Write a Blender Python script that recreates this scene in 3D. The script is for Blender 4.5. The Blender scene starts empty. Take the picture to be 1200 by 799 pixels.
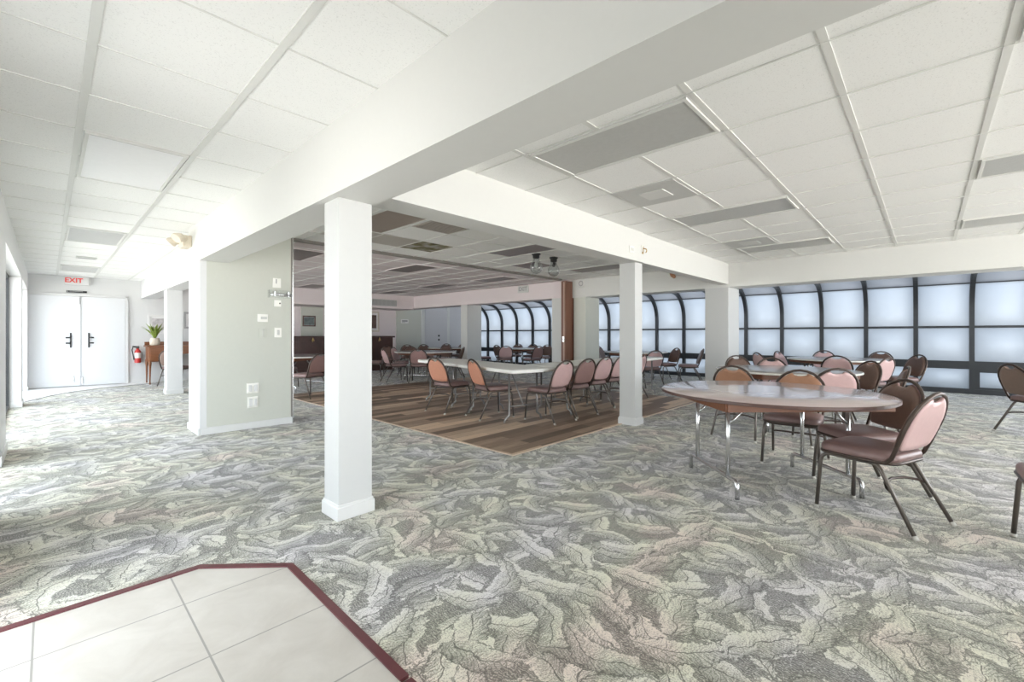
import bpy, bmesh, math, random
from mathutils import Vector, Matrix
random.seed(7)
PI = math.pi
C = bpy.context.scene.collection
D = bpy.data

# ------------------------------------------------------------------ materials
def newmat(name):
    m = D.materials.new(name); m.use_nodes = True
    nt = m.node_tree
    return m, nt, nt.nodes['Principled BSDF']

def N(nt, typ, **kw):
    n = nt.nodes.new(typ)
    for k, v in kw.items():
        if k.startswith('i_'):
            key = k[2:]
            key = int(key) if key.isdigit() else key.replace('_', ' ')
            n.inputs[key].default_value = v
        else:
            setattr(n, k, v)
    return n

def L(nt, a, b): nt.links.new(a, b)

def math_(nt, op, a, b=None, c=None, clamp=False):
    n = nt.nodes.new('ShaderNodeMath'); n.operation = op; n.use_clamp = clamp
    for i, x in enumerate((a, b, c)):
        if x is None: continue
        if isinstance(x, (int, float)): n.inputs[i].default_value = x
        else: L(nt, x, n.inputs[i])
    return n.outputs[0]

def mixc(nt, fac, a, b, mode='MIX'):
    n = nt.nodes.new('ShaderNodeMix'); n.data_type = 'RGBA'; n.blend_type = mode
    for sock, x in ((n.inputs[0], fac), (n.inputs[6], a), (n.inputs[7], b)):
        if isinstance(x, (int, float)): sock.default_value = x
        elif isinstance(x, tuple): sock.default_value = (*x, 1) if len(x) == 3 else x
        else: L(nt, x, sock)
    return n.outputs[2]

def simple(name, col, rough=.5, metal=0.0, noise=0.04, nscale=30, bump=0.0, bscale=200, spec=None, coat=0.0):
    """plain surface with slight procedural variation"""
    m, nt, p = newmat(name)
    tc = N(nt, 'ShaderNodeTexCoord')
    nz = N(nt, 'ShaderNodeTexNoise', i_Scale=nscale, i_Detail=4.0)
    L(nt, tc.outputs['Object'], nz.inputs['Vector'])
    lo = tuple(c * (1 - noise * 2) for c in col); hi = tuple(min(1, c * (1 + noise)) for c in col)
    L(nt, mixc(nt, nz.outputs['Fac'], lo, hi), p.inputs['Base Color'])
    p.inputs['Roughness'].default_value = rough
    p.inputs['Metallic'].default_value = metal
    if spec is not None: p.inputs['Specular IOR Level'].default_value = spec
    if coat: p.inputs['Coat Weight'].default_value = coat
    if bump:
        n2 = N(nt, 'ShaderNodeTexNoise', i_Scale=bscale, i_Detail=3.0)
        L(nt, tc.outputs['Object'], n2.inputs['Vector'])
        b = N(nt, 'ShaderNodeBump', i_Strength=bump, i_Distance=.004)
        L(nt, n2.outputs['Fac'], b.inputs['Height']); L(nt, b.outputs[0], p.inputs['Normal'])
    return m

M = {}
M['paint'] = simple('white_paint', (.67, .67, .645), .55, bump=.05, bscale=120, noise=.01)
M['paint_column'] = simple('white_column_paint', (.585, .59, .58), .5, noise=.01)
M['paint_cool'] = simple('white_gloss_paint', (.68, .68, .68), .45, noise=.01)
M['paint_green_and_cast'] = simple('pale_green_paint_and_cast', (.57, .58, .52), .6, noise=.015)
M['paint_pink_cast'] = simple('pink_light_cast_paint', (.78, .70, .70), .6, noise=.015)  # pink cast of the hall's light put into the paint colour
M['baseboard'] = simple('baseboard_gloss', (.68, .68, .67), .35, noise=.01)
M['tbar'] = simple('ceiling_bar_metal', (.72, .72, .69), .5, noise=.02)
M['tbar_dark'] = simple('track_metal', (.22, .20, .18), .5, noise=.03)
M['diffuser'] = simple('grey_prismatic_diffuser', (.50, .50, .48), .35, bump=.25, bscale=400, noise=.05)
M['diffuser_brown'] = simple('aged_brown_diffuser', (.38, .32, .28), .4, bump=.25, bscale=400, noise=.06)
M['diffuser_plum'] = simple('unlit_plum_grey_diffuser', (.25, .215, .21), .4, bump=.25, bscale=400, noise=.06)
M['diffuser_white'] = simple('white_diffuser', (.9, .9, .9), .35, bump=.15, bscale=400, noise=.02)
M['vent'] = simple('grey_vent_enamel', (.56, .56, .54), .5, noise=.03)
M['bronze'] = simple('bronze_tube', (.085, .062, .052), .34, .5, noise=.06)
M['bronze_leg'] = simple('bronze_leg_tube', (.155, .135, .12), .3, .65, noise=.06)  # chair legs are a lighter, greyer tube than the frames
M['chrome'] = simple('steel_tube', (.70, .70, .70), .22, .9, noise=.03)
M['grey_steel'] = simple('grey_steel_tube', (.30, .29, .28), .35, .7)
M['cap'] = simple('pale_foot_cap', (.50, .48, .43), .5)
M['brown_vinyl'] = simple('brown_vinyl', (.155, .092, .070), .38, bump=.08, bscale=500, noise=.08)
M['tan_vinyl'] = simple('tan_vinyl', (.38, .195, .115), .42, bump=.08, bscale=500, noise=.08)
M['mauve_vinyl'] = simple('mauve_vinyl', (.25, .16, .15), .36, bump=.08, bscale=500, noise=.08)
M['rose'] = simple('rose_vinyl', (.60, .405, .395), .38, bump=.06, bscale=500, noise=.05)
M['salmon'] = simple('salmon_vinyl', (.64, .30, .20), .45, bump=.06, bscale=500, noise=.05)
M['dull_rose'] = simple('dull_rose_vinyl', (.34, .205, .19), .45, bump=.06, bscale=500, noise=.07)
M['taupe'] = simple('taupe_vinyl', (.24, .165, .135), .42, bump=.06, bscale=500, noise=.07)
M['plastic_white'] = simple('white_blow_moulded_plastic', (.88, .87, .82), .42, bump=.08, bscale=250, noise=.03)
M['switch'] = simple('switch_plastic', (.86, .85, .80), .35, noise=.02)
M['grey_print'] = simple('grey_print', (.35, .35, .35), .5)
M['black'] = simple('black_metal', (.025, .025, .027), .4, noise=.1)
M['door'] = simple('white_door_gloss', (.70, .71, .73), .32, noise=.01)
M['door_grey'] = simple('grey_door_paint', (.60, .59, .60), .5, noise=.02)
M['frame_dark'] = simple('dark_aluminium', (.045, .048, .052), .42, .35, noise=.08)
M['roof'] = simple('grey_roof_panel', (.33, .33, .345), .6, noise=.12, nscale=4)
M['red'] = simple('red_enamel', (.55, .035, .03), .3)
M['redletter'] = simple('red_sign_letter', (.85, .10, .09), .5)
M['trimred'] = simple('maroon_edge_strip', (.115, .03, .035), .42, noise=.12, nscale=60)
M['trimtan'] = simple('tan_edge_strip', (.60, .47, .36), .5)
M['leafg'] = simple('green_leaf', (.26, .34, .06), .5, noise=.25, nscale=20)
M['pot'] = simple('pale_pot', (.62, .55, .45), .5)
M['bar_wood'] = simple('dark_bar_wood', (.075, .035, .028), .4, noise=.2, nscale=8)
M['gilt'] = simple('pale_picture_frame', (.62, .55, .47), .45)
M['picture_dark'] = simple('dark_print', (.16, .10, .08), .4, noise=.5, nscale=9)
M['picture_teal'] = simple('teal_print', (.16, .20, .20), .4, noise=.5, nscale=9)
M['picture_pale'] = simple('pale_print', (.62, .58, .58), .4, noise=.4, nscale=12)
M['mat_board'] = simple('pale_mat_board', (.78, .77, .76), .5)
M['brass'] = simple('aged_brass', (.55, .38, .17), .3, .8)
M['beige_plastic'] = simple('beige_plastic', (.72, .64, .52), .45, noise=.08)
M['rust_plastic'] = simple('rust_plastic', (.45, .22, .12), .45, noise=.1)

def wood(name, dark, light, rough=.4, scale=(1, 14, 14)):
    m, nt, p = newmat(name)
    tc = N(nt, 'ShaderNodeTexCoord'); mp = N(nt, 'ShaderNodeMapping'); mp.inputs['Scale'].default_value = scale
    L(nt, tc.outputs['Object'], mp.inputs['Vector'])
    nz = N(nt, 'ShaderNodeTexNoise', i_Scale=3.0, i_Detail=6.0, i_Roughness=.6)
    L(nt, mp.outputs[0], nz.inputs['Vector'])
    L(nt, mixc(nt, nz.outputs['Fac'], dark, light), p.inputs['Base Color'])
    p.inputs['Roughness'].default_value = rough
    return m
M['desk_wood'] = wood('chestnut_wood', (.10, .03, .012), (.33, .13, .05), .35)
M['post_wood'] = wood('reddish_brown_wood', (.11, .04, .022), (.27, .125, .08), .4, (14, 14, .6))
M['apron'] = wood('plywood_apron', (.14, .05, .025), (.26, .11, .055), .5)

def laminate(name, dark, light, rough):
    m, nt, p = newmat(name)
    tc = N(nt, 'ShaderNodeTexCoord'); mp = N(nt, 'ShaderNodeMapping'); mp.inputs['Scale'].default_value = (1.2, 18, 1)
    L(nt, tc.outputs['Object'], mp.inputs['Vector'])
    nz = N(nt, 'ShaderNodeTexNoise', i_Scale=2.5, i_Detail=5.0)
    L(nt, mp.outputs[0], nz.inputs['Vector'])
    L(nt, mixc(nt, nz.outputs['Fac'], dark, light), p.inputs['Base Color'])
    p.inputs['Roughness'].default_value = rough
    p.inputs['Coat Weight'].default_value = .5
    p.inputs['Coat Roughness'].default_value = .08
    return m
M['top_rose'] = laminate('rose_woodgrain_laminate', (.47, .37, .36), (.60, .50, .49), .2)
M['top_grey'] = laminate('grey_woodgrain_laminate', (.24, .22, .20), (.35, .32, .29), .3)
M['top_dark'] = laminate('dark_woodgrain_laminate', (.10, .08, .08), (.17, .14, .14), .3)

def ceiling_tile():
    m, nt, p = newmat('acoustic_tile')
    tc = N(nt, 'ShaderNodeTexCoord')
    nz = N(nt, 'ShaderNodeTexNoise', i_Scale=140.0, i_Detail=3.0)
    L(nt, tc.outputs['Object'], nz.inputs['Vector'])
    f = math_(nt, 'GREATER_THAN', nz.outputs['Fac'], .63)
    L(nt, mixc(nt, f, (.87, .87, .85), (.76, .76, .74)), p.inputs['Base Color'])
    p.inputs['Roughness'].default_value = .85
    b = N(nt, 'ShaderNodeBump', i_Strength=.15, i_Distance=.004)
    L(nt, nz.outputs['Fac'], b.inputs['Height']); L(nt, b.outputs[0], p.inputs['Normal'])
    return m
M['tile'] = ceiling_tile()
M['tile_pink_cast'] = simple('pink_light_cast_tile', (.72, .65, .655), .85, bump=.15, bscale=140, noise=.03)  # tile colour carries the pink cast of the hall light

def carpet():
    m, nt, p = newmat('leaf_patterned_carpet')
    tc = N(nt, 'ShaderNodeTexCoord')
    base = tc.outputs['Object']
    # wobble of the coordinates so that leaf outlines are ragged
    w1 = N(nt, 'ShaderNodeTexNoise', i_Scale=9.0, i_Detail=3.0, noise_dimensions='2D')
    L(nt, base, w1.inputs['Vector'])
    sub = N(nt, 'ShaderNodeVectorMath', operation='SUBTRACT'); L(nt, w1.outputs['Color'], sub.inputs[0]); sub.inputs[1].default_value = (.5, .5, .5)
    sc = N(nt, 'ShaderNodeVectorMath', operation='SCALE'); L(nt, sub.outputs[0], sc.inputs[0]); sc.inputs['Scale'].default_value = .075
    ad = N(nt, 'ShaderNodeVectorMath', operation='ADD'); L(nt, base, ad.inputs[0]); L(nt, sc.outputs[0], ad.inputs[1])
    co = ad.outputs[0]
    rag = N(nt, 'ShaderNodeTexNoise', i_Scale=70.0, i_Detail=3.0, noise_dimensions='2D'); L(nt, base, rag.inputs['Vector'])
    ragv = math_(nt, 'SUBTRACT', rag.outputs['Fac'], .5)

    def layer(scale, off, LL, W, freq, curv, ang_spread, ang0):
        mp = N(nt, 'ShaderNodeVectorMath', operation='ADD'); L(nt, co, mp.inputs[0]); mp.inputs[1].default_value = (off, off * .7, 0)
        vo = N(nt, 'ShaderNodeTexVoronoi', voronoi_dimensions='2D', feature='F1', i_Scale=scale, i_Randomness=.95)
        L(nt, mp.outputs[0], vo.inputs['Vector'])
        lo = N(nt, 'ShaderNodeVectorMath', operation='SUBTRACT'); L(nt, mp.outputs[0], lo.inputs[0]); L(nt, vo.outputs['Position'], lo.inputs[1])
        sp = N(nt, 'ShaderNodeSeparateColor'); L(nt, vo.outputs['Color'], sp.inputs[0])
        ang = math_(nt, 'MULTIPLY_ADD', sp.outputs[0], ang_spread, ang0)
        ro = N(nt, 'ShaderNodeVectorRotate', rotation_type='Z_AXIS'); L(nt, lo.outputs[0], ro.inputs['Vector']); L(nt, ang, ro.inputs['Angle'])
        xyz = N(nt, 'ShaderNodeSeparateXYZ'); L(nt, ro.outputs[0], xyz.inputs[0])
        x = xyz.outputs[0]
        k = math_(nt, 'MULTIPLY', math_(nt, 'SUBTRACT', sp.outputs[1], .5), curv)
        y = math_(nt, 'ADD', xyz.outputs[1], math_(nt, 'MULTIPLY', math_(nt, 'MULTIPLY', x, x), k))
        ay = math_(nt, 'ABSOLUTE', y)
        e = math_(nt, 'ADD', math_(nt, 'POWER', math_(nt, 'DIVIDE', ay, W), 2.0), math_(nt, 'POWER', math_(nt, 'DIVIDE', math_(nt, 'ABSOLUTE', x), LL), 2.0))
        e = math_(nt, 'ADD', e, math_(nt, 'MULTIPLY', ragv, .9))
        inside = math_(nt, 'LESS_THAN', e, 1.0)
        # veins run out from the midrib towards the tip
        v = math_(nt, 'FRACT', math_(nt, 'MULTIPLY', math_(nt, 'ADD', x, math_(nt, 'MULTIPLY', ay, -1.1)), freq))
        vein = math_(nt, 'LESS_THAN', v, math_(nt, 'MULTIPLY_ADD', ragv, .7, .26))
        side = math_(nt, 'MULTIPLY_ADD', math_(nt, 'DIVIDE', y, W), .5, .5, clamp=True)
        vein = math_(nt, 'MULTIPLY', vein, math_(nt, 'SUBTRACT', 1.08, side))
        rib = math_(nt, 'LESS_THAN', ay, .0028)
        edge = math_(nt, 'GREATER_THAN', e, .80)
        dark = math_(nt, 'MAXIMUM', math_(nt, 'MAXIMUM', math_(nt, 'MULTIPLY', vein, .80), rib), math_(nt, 'MULTIPLY', edge, .85))
        val = math_(nt, 'MULTIPLY_ADD', side, .50, .55)
        val = math_(nt, 'MULTIPLY', val, math_(nt, 'SUBTRACT', 1.0, math_(nt, 'MULTIPLY', dark, .66)))
        val = math_(nt, 'MULTIPLY', val, math_(nt, 'MULTIPLY_ADD', sp.outputs[2], .42, .74))
        return inside, val, sp
    i1, v1, s1 = layer(3.4, 0.0, .215, .070, 50, 6.5, 3.0, -.9)
    i2, v2, s2 = layer(4.2, 3.7, .185, .062, 58, 7.5, 3.6, .2)
    i3, v3, s3 = layer(5.0, 8.1, .165, .060, 64, 8.0, 5.0, 1.2)
    # hatched ground between the leaves
    wv = N(nt, 'ShaderNodeTexWave', i_Scale=26.0, i_Distortion=12.0, i_Detail=3.0, i_Detail_Scale=1.5)
    L(nt, base, wv.inputs['Vector'])
    ground = math_(nt, 'MULTIPLY_ADD', wv.outputs['Fac'], .34, .22)
    val = math_(nt, 'ADD', math_(nt, 'MULTIPLY', i3, v3), math_(nt, 'MULTIPLY', math_(nt, 'SUBTRACT', 1.0, i3), ground))
    for i, v in ((i2, v2), (i1, v1)):
        val = math_(nt, 'ADD', math_(nt, 'MULTIPLY', i, v), math_(nt, 'MULTIPLY', math_(nt, 'SUBTRACT', 1.0, i), val))
    # fine hatching
    hm = N(nt, 'ShaderNodeMapping'); hm.inputs['Scale'].default_value = (9, 55, 1); hm.inputs['Rotation'].default_value = (0, 0, .7); L(nt, co, hm.inputs['Vector'])
    hx = N(nt, 'ShaderNodeTexNoise', i_Scale=1.0, i_Detail=3.0, i_Roughness=.7, i_Distortion=1.5, noise_dimensions='2D'); L(nt, hm.outputs[0], hx.inputs['Vector'])
    val = math_(nt, 'MULTIPLY', val, math_(nt, 'MULTIPLY_ADD', hx.outputs['Fac'], 1.5, .30))
    # tuft speckle
    sp = N(nt, 'ShaderNodeTexNoise', i_Scale=170.0, i_Detail=1.0, noise_dimensions='2D'); L(nt, base, sp.inputs['Vector'])
    val = math_(nt, 'MULTIPLY', val, math_(nt, 'MULTIPLY_ADD', sp.outputs['Fac'], 1.3, .36))
    cr = N(nt, 'ShaderNodeValToRGB'); L(nt, val, cr.inputs[0])
    el = cr.color_ramp.elements
    el[0].position = .10; el[0].color = (.092, .090, .088, 1)
    el[1].position = 1.0; el[1].color = (.72, .71, .70, 1)
    e = el.new(.42); e.color = (.25, .246, .236, 1)
    e = el.new(.70); e.color = (.45, .44, .43, 1)
    # patches of olive, rust and slate yarn
    hn = N(nt, 'ShaderNodeTexNoise', i_Scale=1.5, i_Detail=3.0, noise_dimensions='2D'); L(nt, base, hn.inputs['Vector'])
    hue = N(nt, 'ShaderNodeValToRGB'); L(nt, hn.outputs['Fac'], hue.inputs[0])
    h = hue.color_ramp.elements
    h[0].position = .34; h[0].color = (.97, .95, .96, 1)
    h[1].position = .70; h[1].color = (1.02, .90, .80, 1)
    q = h.new(.46); q.color = (.95, .94, .85, 1)
    q = h.new(.58); q.color = (.96, .955, .79, 1)
    col = mixc(nt, 1.0, cr.outputs[0], hue.outputs[0], 'MULTIPLY')
    L(nt, col, p.inputs['Base Color'])
    p.inputs['Roughness'].default_value = .95
    p.inputs['Specular IOR Level'].default_value = .15
    p.inputs['Sheen Weight'].default_value = .25
    b = N(nt, 'ShaderNodeBump', i_Strength=.35, i_Distance=.006)
    L(nt, val, b.inputs['Height']); L(nt, b.outputs[0], p.inputs['Normal'])
    return m
M['carpet'] = carpet()

def planks():
    m, nt, p = newmat('grey_brown_plank_floor')
    tc = N(nt, 'ShaderNodeTexCoord')
    br = N(nt, 'ShaderNodeTexBrick', offset=.37, i_Scale=1.0, i_Mortar_Size=.0015, i_Brick_Width=1.22, i_Row_Height=.152, i_Bias=0.0)
    br.inputs['Color1'].default_value = (0, 0, 0, 1); br.inputs['Color2'].default_value = (1, 1, 1, 1); br.inputs['Mortar'].default_value = (.0, .0, .0, 1)
    L(nt, tc.outputs['Object'], br.inputs['Vector'])
    mp = N(nt, 'ShaderNodeMapping'); mp.inputs['Scale'].default_value = (1.3, 16, 1)
    L(nt, tc.outputs['Object'], mp.inputs['Vector'])
    nz = N(nt, 'ShaderNodeTexNoise', i_Scale=2.2, i_Detail=6.0, i_Roughness=.6); L(nt, mp.outputs[0], nz.inputs['Vector'])
    f = math_(nt, 'ADD', math_(nt, 'MULTIPLY', br.outputs['Color'], .62), math_(nt, 'MULTIPLY', nz.outputs['Fac'], .42))
    cr = N(nt, 'ShaderNodeValToRGB'); L(nt, f, cr.inputs[0])
    el = cr.color_ramp.elements
    el[0].position = .15; el[0].color = (.10, .066, .046, 1)
    el[1].position = .85; el[1].color = (.74, .56, .40, 1)
    e = el.new(.5); e.color = (.28, .195, .138, 1)
    L(nt, cr.outputs[0], p.inputs['Base Color'])
    p.inputs['Roughness'].default_value = .5
    return m
M['planks'] = planks()

def stone_tile(name, px, x0, py, y0):
    m, nt, p = newmat(name)
    tc = N(nt, 'ShaderNodeTexCoord'); xyz = N(nt, 'ShaderNodeSeparateXYZ'); L(nt, tc.outputs['Object'], xyz.inputs[0])
    def line(s, per, o):
        a = math_(nt, 'FRACT', math_(nt, 'DIVIDE', math_(nt, 'SUBTRACT', s, o - 20 * per), per))
        a = math_(nt, 'ABSOLUTE', math_(nt, 'SUBTRACT', a, .5))
        return math_(nt, 'GREATER_THAN', a, .5 - .0035 / per)
    g = math_(nt, 'MAXIMUM', line(xyz.outputs[0], px, x0), line(xyz.outputs[1], py, y0))
    nz = N(nt, 'ShaderNodeTexNoise', i_Scale=5.0, i_Detail=7.0, i_Roughness=.62, i_Distortion=.6); L(nt, tc.outputs['Object'], nz.inputs['Vector'])
    body = mixc(nt, nz.outputs['Fac'], (.42, .385, .335), (.66, .63, .58))
    L(nt, mixc(nt, g, body, (.30, .285, .26)), p.inputs['Base Color'])
    p.inputs['Roughness'].default_value = .38
    return m
M['stone'] = stone_tile('beige_stone_tile', .455, .415, .455, 2.39)
M['stone_white'] = simple('white_landing_tile', (.83, .82, .81), .3, noise=.02)

def polycarb(name, ca, cb, dif):
    m, nt, p = newmat(name)
    nt.nodes.remove(p)
    out = nt.nodes['Material Output']
    tr = N(nt, 'ShaderNodeBsdfTranslucent'); df = N(nt, 'ShaderNodeBsdfDiffuse'); gl = N(nt, 'ShaderNodeBsdfGlossy', i_Roughness=.55)
    tc = N(nt, 'ShaderNodeTexCoord'); nz = N(nt, 'ShaderNodeTexNoise', i_Scale=1.1, i_Detail=2.0); L(nt, tc.outputs['Object'], nz.inputs['Vector'])
    L(nt, mixc(nt, nz.outputs['Fac'], ca, cb), tr.inputs['Color'])
    df.inputs['Color'].default_value = (*dif, 1)
    m1 = N(nt, 'ShaderNodeMixShader', i_Fac=.22); L(nt, tr.outputs[0], m1.inputs[1]); L(nt, df.outputs[0], m1.inputs[2])
    m2 = N(nt, 'ShaderNodeMixShader', i_Fac=.04); L(nt, m1.outputs[0], m2.inputs[1]); L(nt, gl.outputs[0], m2.inputs[2])
    L(nt, m2.outputs[0], out.inputs['Surface'])
    return m
M['frost'] = polycarb('frosted_glazing', (.35, .375, .405), (.365, .385, .41), (.60, .63, .68))
M['frost_grey'] = polycarb('grey_frosted_roof', (.25, .26, .275), (.31, .315, .33), (.55, .55, .57))

def clear(name, tint=(1, 1, 1), fac=.15):
    m, nt, p = newmat(name)
    nt.nodes.remove(p)
    out = nt.nodes['Material Output']
    t = N(nt, 'ShaderNodeBsdfTransparent'); t.inputs['Color'].default_value = (*tint, 1)
    g = N(nt, 'ShaderNodeBsdfGlossy', i_Roughness=.05)
    lw = N(nt, 'ShaderNodeLayerWeight', i_Blend=fac)
    mx = N(nt, 'ShaderNodeMixShader'); L(nt, lw.outputs['Facing'], mx.inputs[0]); L(nt, t.outputs[0], mx.inputs[1]); L(nt, g.outputs[0], mx.inputs[2])
    L(nt, mx.outputs[0], out.inputs['Surface'])
    return m
M['glass'] = clear('clear_door_glass', (.97, .98, .98), .12)
M['globe'] = clear('ribbed_clear_glass', (.90, .92, .92), .35)
M['acrylic'] = clear('clear_acrylic', (.95, .96, .96), .4)

# ------------------------------------------------------------------ mesh helpers
class MB:
    def __init__(s): s.bm = bmesh.new()
    def box(s, x0, x1, y0, y1, z0, z1, bev=0.0, mat=None):
        r = bmesh.ops.create_cube(s.bm, size=1.0)
        vs = r['verts']
        for v in vs:
            v.co = Vector(((x0 + x1) / 2 + v.co.x * (x1 - x0), (y0 + y1) / 2 + v.co.y * (y1 - y0), (z0 + z1) / 2 + v.co.z * (z1 - z0)))
            if mat is not None: v.co = mat @ v.co
        if bev > 0:
            es = list({e for v in vs for e in v.link_edges})
            bmesh.ops.bevel(s.bm, geom=es, offset=bev, segments=2, affect='EDGES', profile=.5)
        return s
    def tube(s, pts, r, n=8, closed=False, cap=True):
        pts = [Vector(p) for p in pts]
        rings = []; prev = None; k = len(pts)
        for i, p in enumerate(pts):
            if closed: t = (pts[(i + 1) % k] - pts[i - 1]).normalized()
            elif i == 0: t = (pts[1] - p).normalized()
            elif i == k - 1: t = (p - pts[i - 1]).normalized()
            else: t = ((pts[i + 1] - p).normalized() + (p - pts[i - 1]).normalized()).normalized()
            if prev is None:
                a = Vector((0, 0, 1)) if abs(t.z) < .9 else Vector((1, 0, 0))
                u = t.cross(a).normalized()
            else:
                u = (prev - t * prev.dot(t)).normalized()
            prev = u; w = t.cross(u)
            rr = r[i] if isinstance(r, (list, tuple)) else r
            rings.append([s.bm.verts.new(p + (u * math.cos(2 * PI * j / n) + w * math.sin(2 * PI * j / n)) * rr) for j in range(n)])
        rng = range(k) if closed else range(k - 1)
        for i in rng:
            a, b = rings[i], rings[(i + 1) % k]
            for j in range(n):
                f = s.bm.faces.new((a[j], a[(j + 1) % n], b[(j + 1) % n], b[j])); f.smooth = True
        if cap and not closed:
            s.bm.faces.new(list(reversed(rings[0]))); s.bm.faces.new(rings[-1])
        return s
    def loft(s, rings, smooth=True, cap0=True, cap1=True):
        rs = [[s.bm.verts.new(Vector(p)) for p in r] for r in rings]
        n = len(rs[0])
        for a, b in zip(rs, rs[1:]):
            for j in range(n):
                f = s.bm.faces.new((a[j], a[(j + 1) % n], b[(j + 1) % n], b[j])); f.smooth = smooth
        if cap0: s.bm.faces.new(list(reversed(rs[0])))
        if cap1: s.bm.faces.new(rs[-1])
        return s
    def lathe(s, prof, cx=0, cy=0, n=24, smooth=True, caps=True):
        return s.loft([[(cx + r * math.cos(2 * PI * j / n), cy + r * math.sin(2 * PI * j / n), z) for j in range(n)] for r, z in prof], smooth, caps, caps)
    def prism(s, poly, z0, z1):
        return s.loft([[(x, y, z0) for x, y in poly], [(x, y, z1) for x, y in poly]], False)
    def strip(s, pts, normal_off, thick):
        return s
    def mesh(s, name, mat):
        bmesh.ops.recalc_face_normals(s.bm, faces=s.bm.faces)
        me = D.meshes.new(name); s.bm.to_mesh(me); s.bm.free()
        if mat: me.materials.append(mat)
        return me

def obj(name, me, parent=None, loc=(0, 0, 0), rotz=0):
    o = D.objects.new(name, me); C.objects.link(o)
    o.location = loc; o.rotation_euler = (0, 0, rotz)
    if parent: o.parent = parent
    return o
def build(name, mb, mat, parent=None, loc=(0, 0, 0), rotz=0):
    return obj(name, mb.mesh(name, mat), parent, loc, rotz)
def tag(o, label, cat, group=None):
    o['label'] = label; o['category'] = cat
    if group: o['group'] = group
    return o
def thing(name, label, cat, loc=(0, 0, 0), rotz=0, group=None):
    return tag(obj(name, None, None, loc, rotz), label, cat, group)
def struct(name, mb, mat, parent=None):
    o = build(name, mb, mat, parent)
    if parent is None: o['kind'] = 'structure'
    return o
def arc(cx, cy, r, a0, a1, n):
    return [(cx + r * math.cos(a0 + (a1 - a0) * i / n), cy + r * math.sin(a0 + (a1 - a0) * i / n)) for i in range(n + 1)]
def rrect(w, d, r, n=5):
    hw, hd = w / 2, d / 2
    return (arc(hw - r, hd - r, r, 0, PI / 2, n) + arc(-hw + r, hd - r, r, PI / 2, PI, n)
            + arc(-hw + r, -hd + r, r, PI, 1.5 * PI, n) + arc(hw - r, -hd + r, r, 1.5 * PI, 2 * PI, n))

# ------------------------------------------------------------------ the setting
H = 2.54
# floor
fl = struct('floor', MB().box(-3.0, 13.6, -6.0, 15.0, -.12, 0.0), M['carpet'])
dance = struct('floor_planks', MB().box(3.18, 8.25, 3.0, 9.3, -.002, .004), M['planks'])
struct('trim_1', MB().box(3.15, 8.28, 2.97, 3.0, 0, .010, .003).box(3.15, 3.18, 3.0, 9.3, 0, .010, .003), M['trimtan'])
entry = [(-.03 - .6, 2.70), (.53, 2.70), (.845, 2.39), (.835, 1.33), (.80, 1.28), (-.2, 1.28), (-.2, .2), (-3, .2), (-3, 2.70)]
entry = [(-3, 2.70), (.53, 2.70), (.845, 2.39), (.835, 1.30), (.835, -1.5), (-3, -1.5)]
struct('floor_entry_tiles', MB().prism(entry, -.002, .006), M['stone'])
def ribbon(mb, pts, w, z0, z1):
    """a flat strip along a polyline with mitred corners"""
    V = [Vector(p) for p in pts]; rings = []
    for k, p in enumerate(V):
        d0 = (p - V[k - 1]).normalized() if k else (V[1] - p).normalized()
        d1 = (V[k + 1] - p).normalized() if k < len(V) - 1 else d0
        n = Vector((-(d0.y + d1.y), d0.x + d1.x)).normalized()
        n = n * (w / 2 / max(.3, n.dot(Vector((-d1.y, d1.x)))))
        a, b = p + n, p - n
        rings.append([(a.x, a.y, z0), (a.x, a.y, z1), (b.x, b.y, z1), (b.x, b.y, z0)])
    return mb.loft(rings, False)
struct('trim_2', ribbon(MB(), [(-3, 2.715), (.535, 2.715), (.86, 2.395), (.85, 1.318)], .034, -.001, .013), M['trimred'])
struct('trim_3', ribbon(MB(), [(.85, 1.30), (.84, -1.5)], .034, -.001, .013), M['trimred'])
landing = [(-.46, 11.2), (-.32, 11.57), (.05, 12.50), (.36, 12.98), (.77, 13.38), (1.29, 13.62), (1.80, 13.87), (2.0, 14.3), (-.46, 14.3)]
struct('floor_landing', MB().prism(landing, -.002, .008), M['stone_white'])
struct('trim_4', ribbon(MB(), landing[1:7], .014, 0, .010), M['grey_print'])

# ceilings (acoustic tile) and their exposed grid bars
def grid(name, x0, x1, y0, y1, gx, gy, wx, wy, mat, z=H):
    mb = MB()
    for x in gx: mb.box(x - wx / 2, x + wx / 2, y0, y1, z - .007, z + .001)
    for y in gy: mb.box(x0, x1, y - wy / 2, y + wy / 2, z - .005, z + .001)
    return struct(name, mb, mat)
struct('ceiling', MB().box(-.6, 1.3, -6, 6.84, H, H + .06), M['tile'])
struct('ceiling', MB().box(-.6, 1.65, 6.84, 14.3, H, H + .06), M['tile'])
struct('ceiling', MB().box(1.5, 8.9, -6, 2.8, H, H + .06), M['tile'])
struct('ceiling', MB().box(1.5, 8.9, 2.8, 6.40, H, H + .06), M['tile'])
struct('ceiling', MB().box(1.6, 8.9, 6.40, 14.3, H, H + .06), M['tile_pink_cast'])
fr = lambda a, s, n: [a + s * i for i in range(n)]
grid('ceiling_grid', -.3, 1.235, -2, 6.84, [.14, .75], fr(2.175 - .61 * 6, .61, 14), .036, .008, M['tbar'])
grid('ceiling_grid', -.3, 1.60, 6.84, 14.3, [.14, .75, 1.36], fr(2.175 + .61 * 8, .61, 12), .036, .008, M['tbar'])
grid('ceiling_grid', 1.53, 8.86, -4, 2.72, fr(2.44 - .61, .61, 12), [.341 + .614 * k for k in (-6, -5, -4, -3, -2, -1, 0, 1, 2, 3)], .008, .034, M['tbar'])
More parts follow.
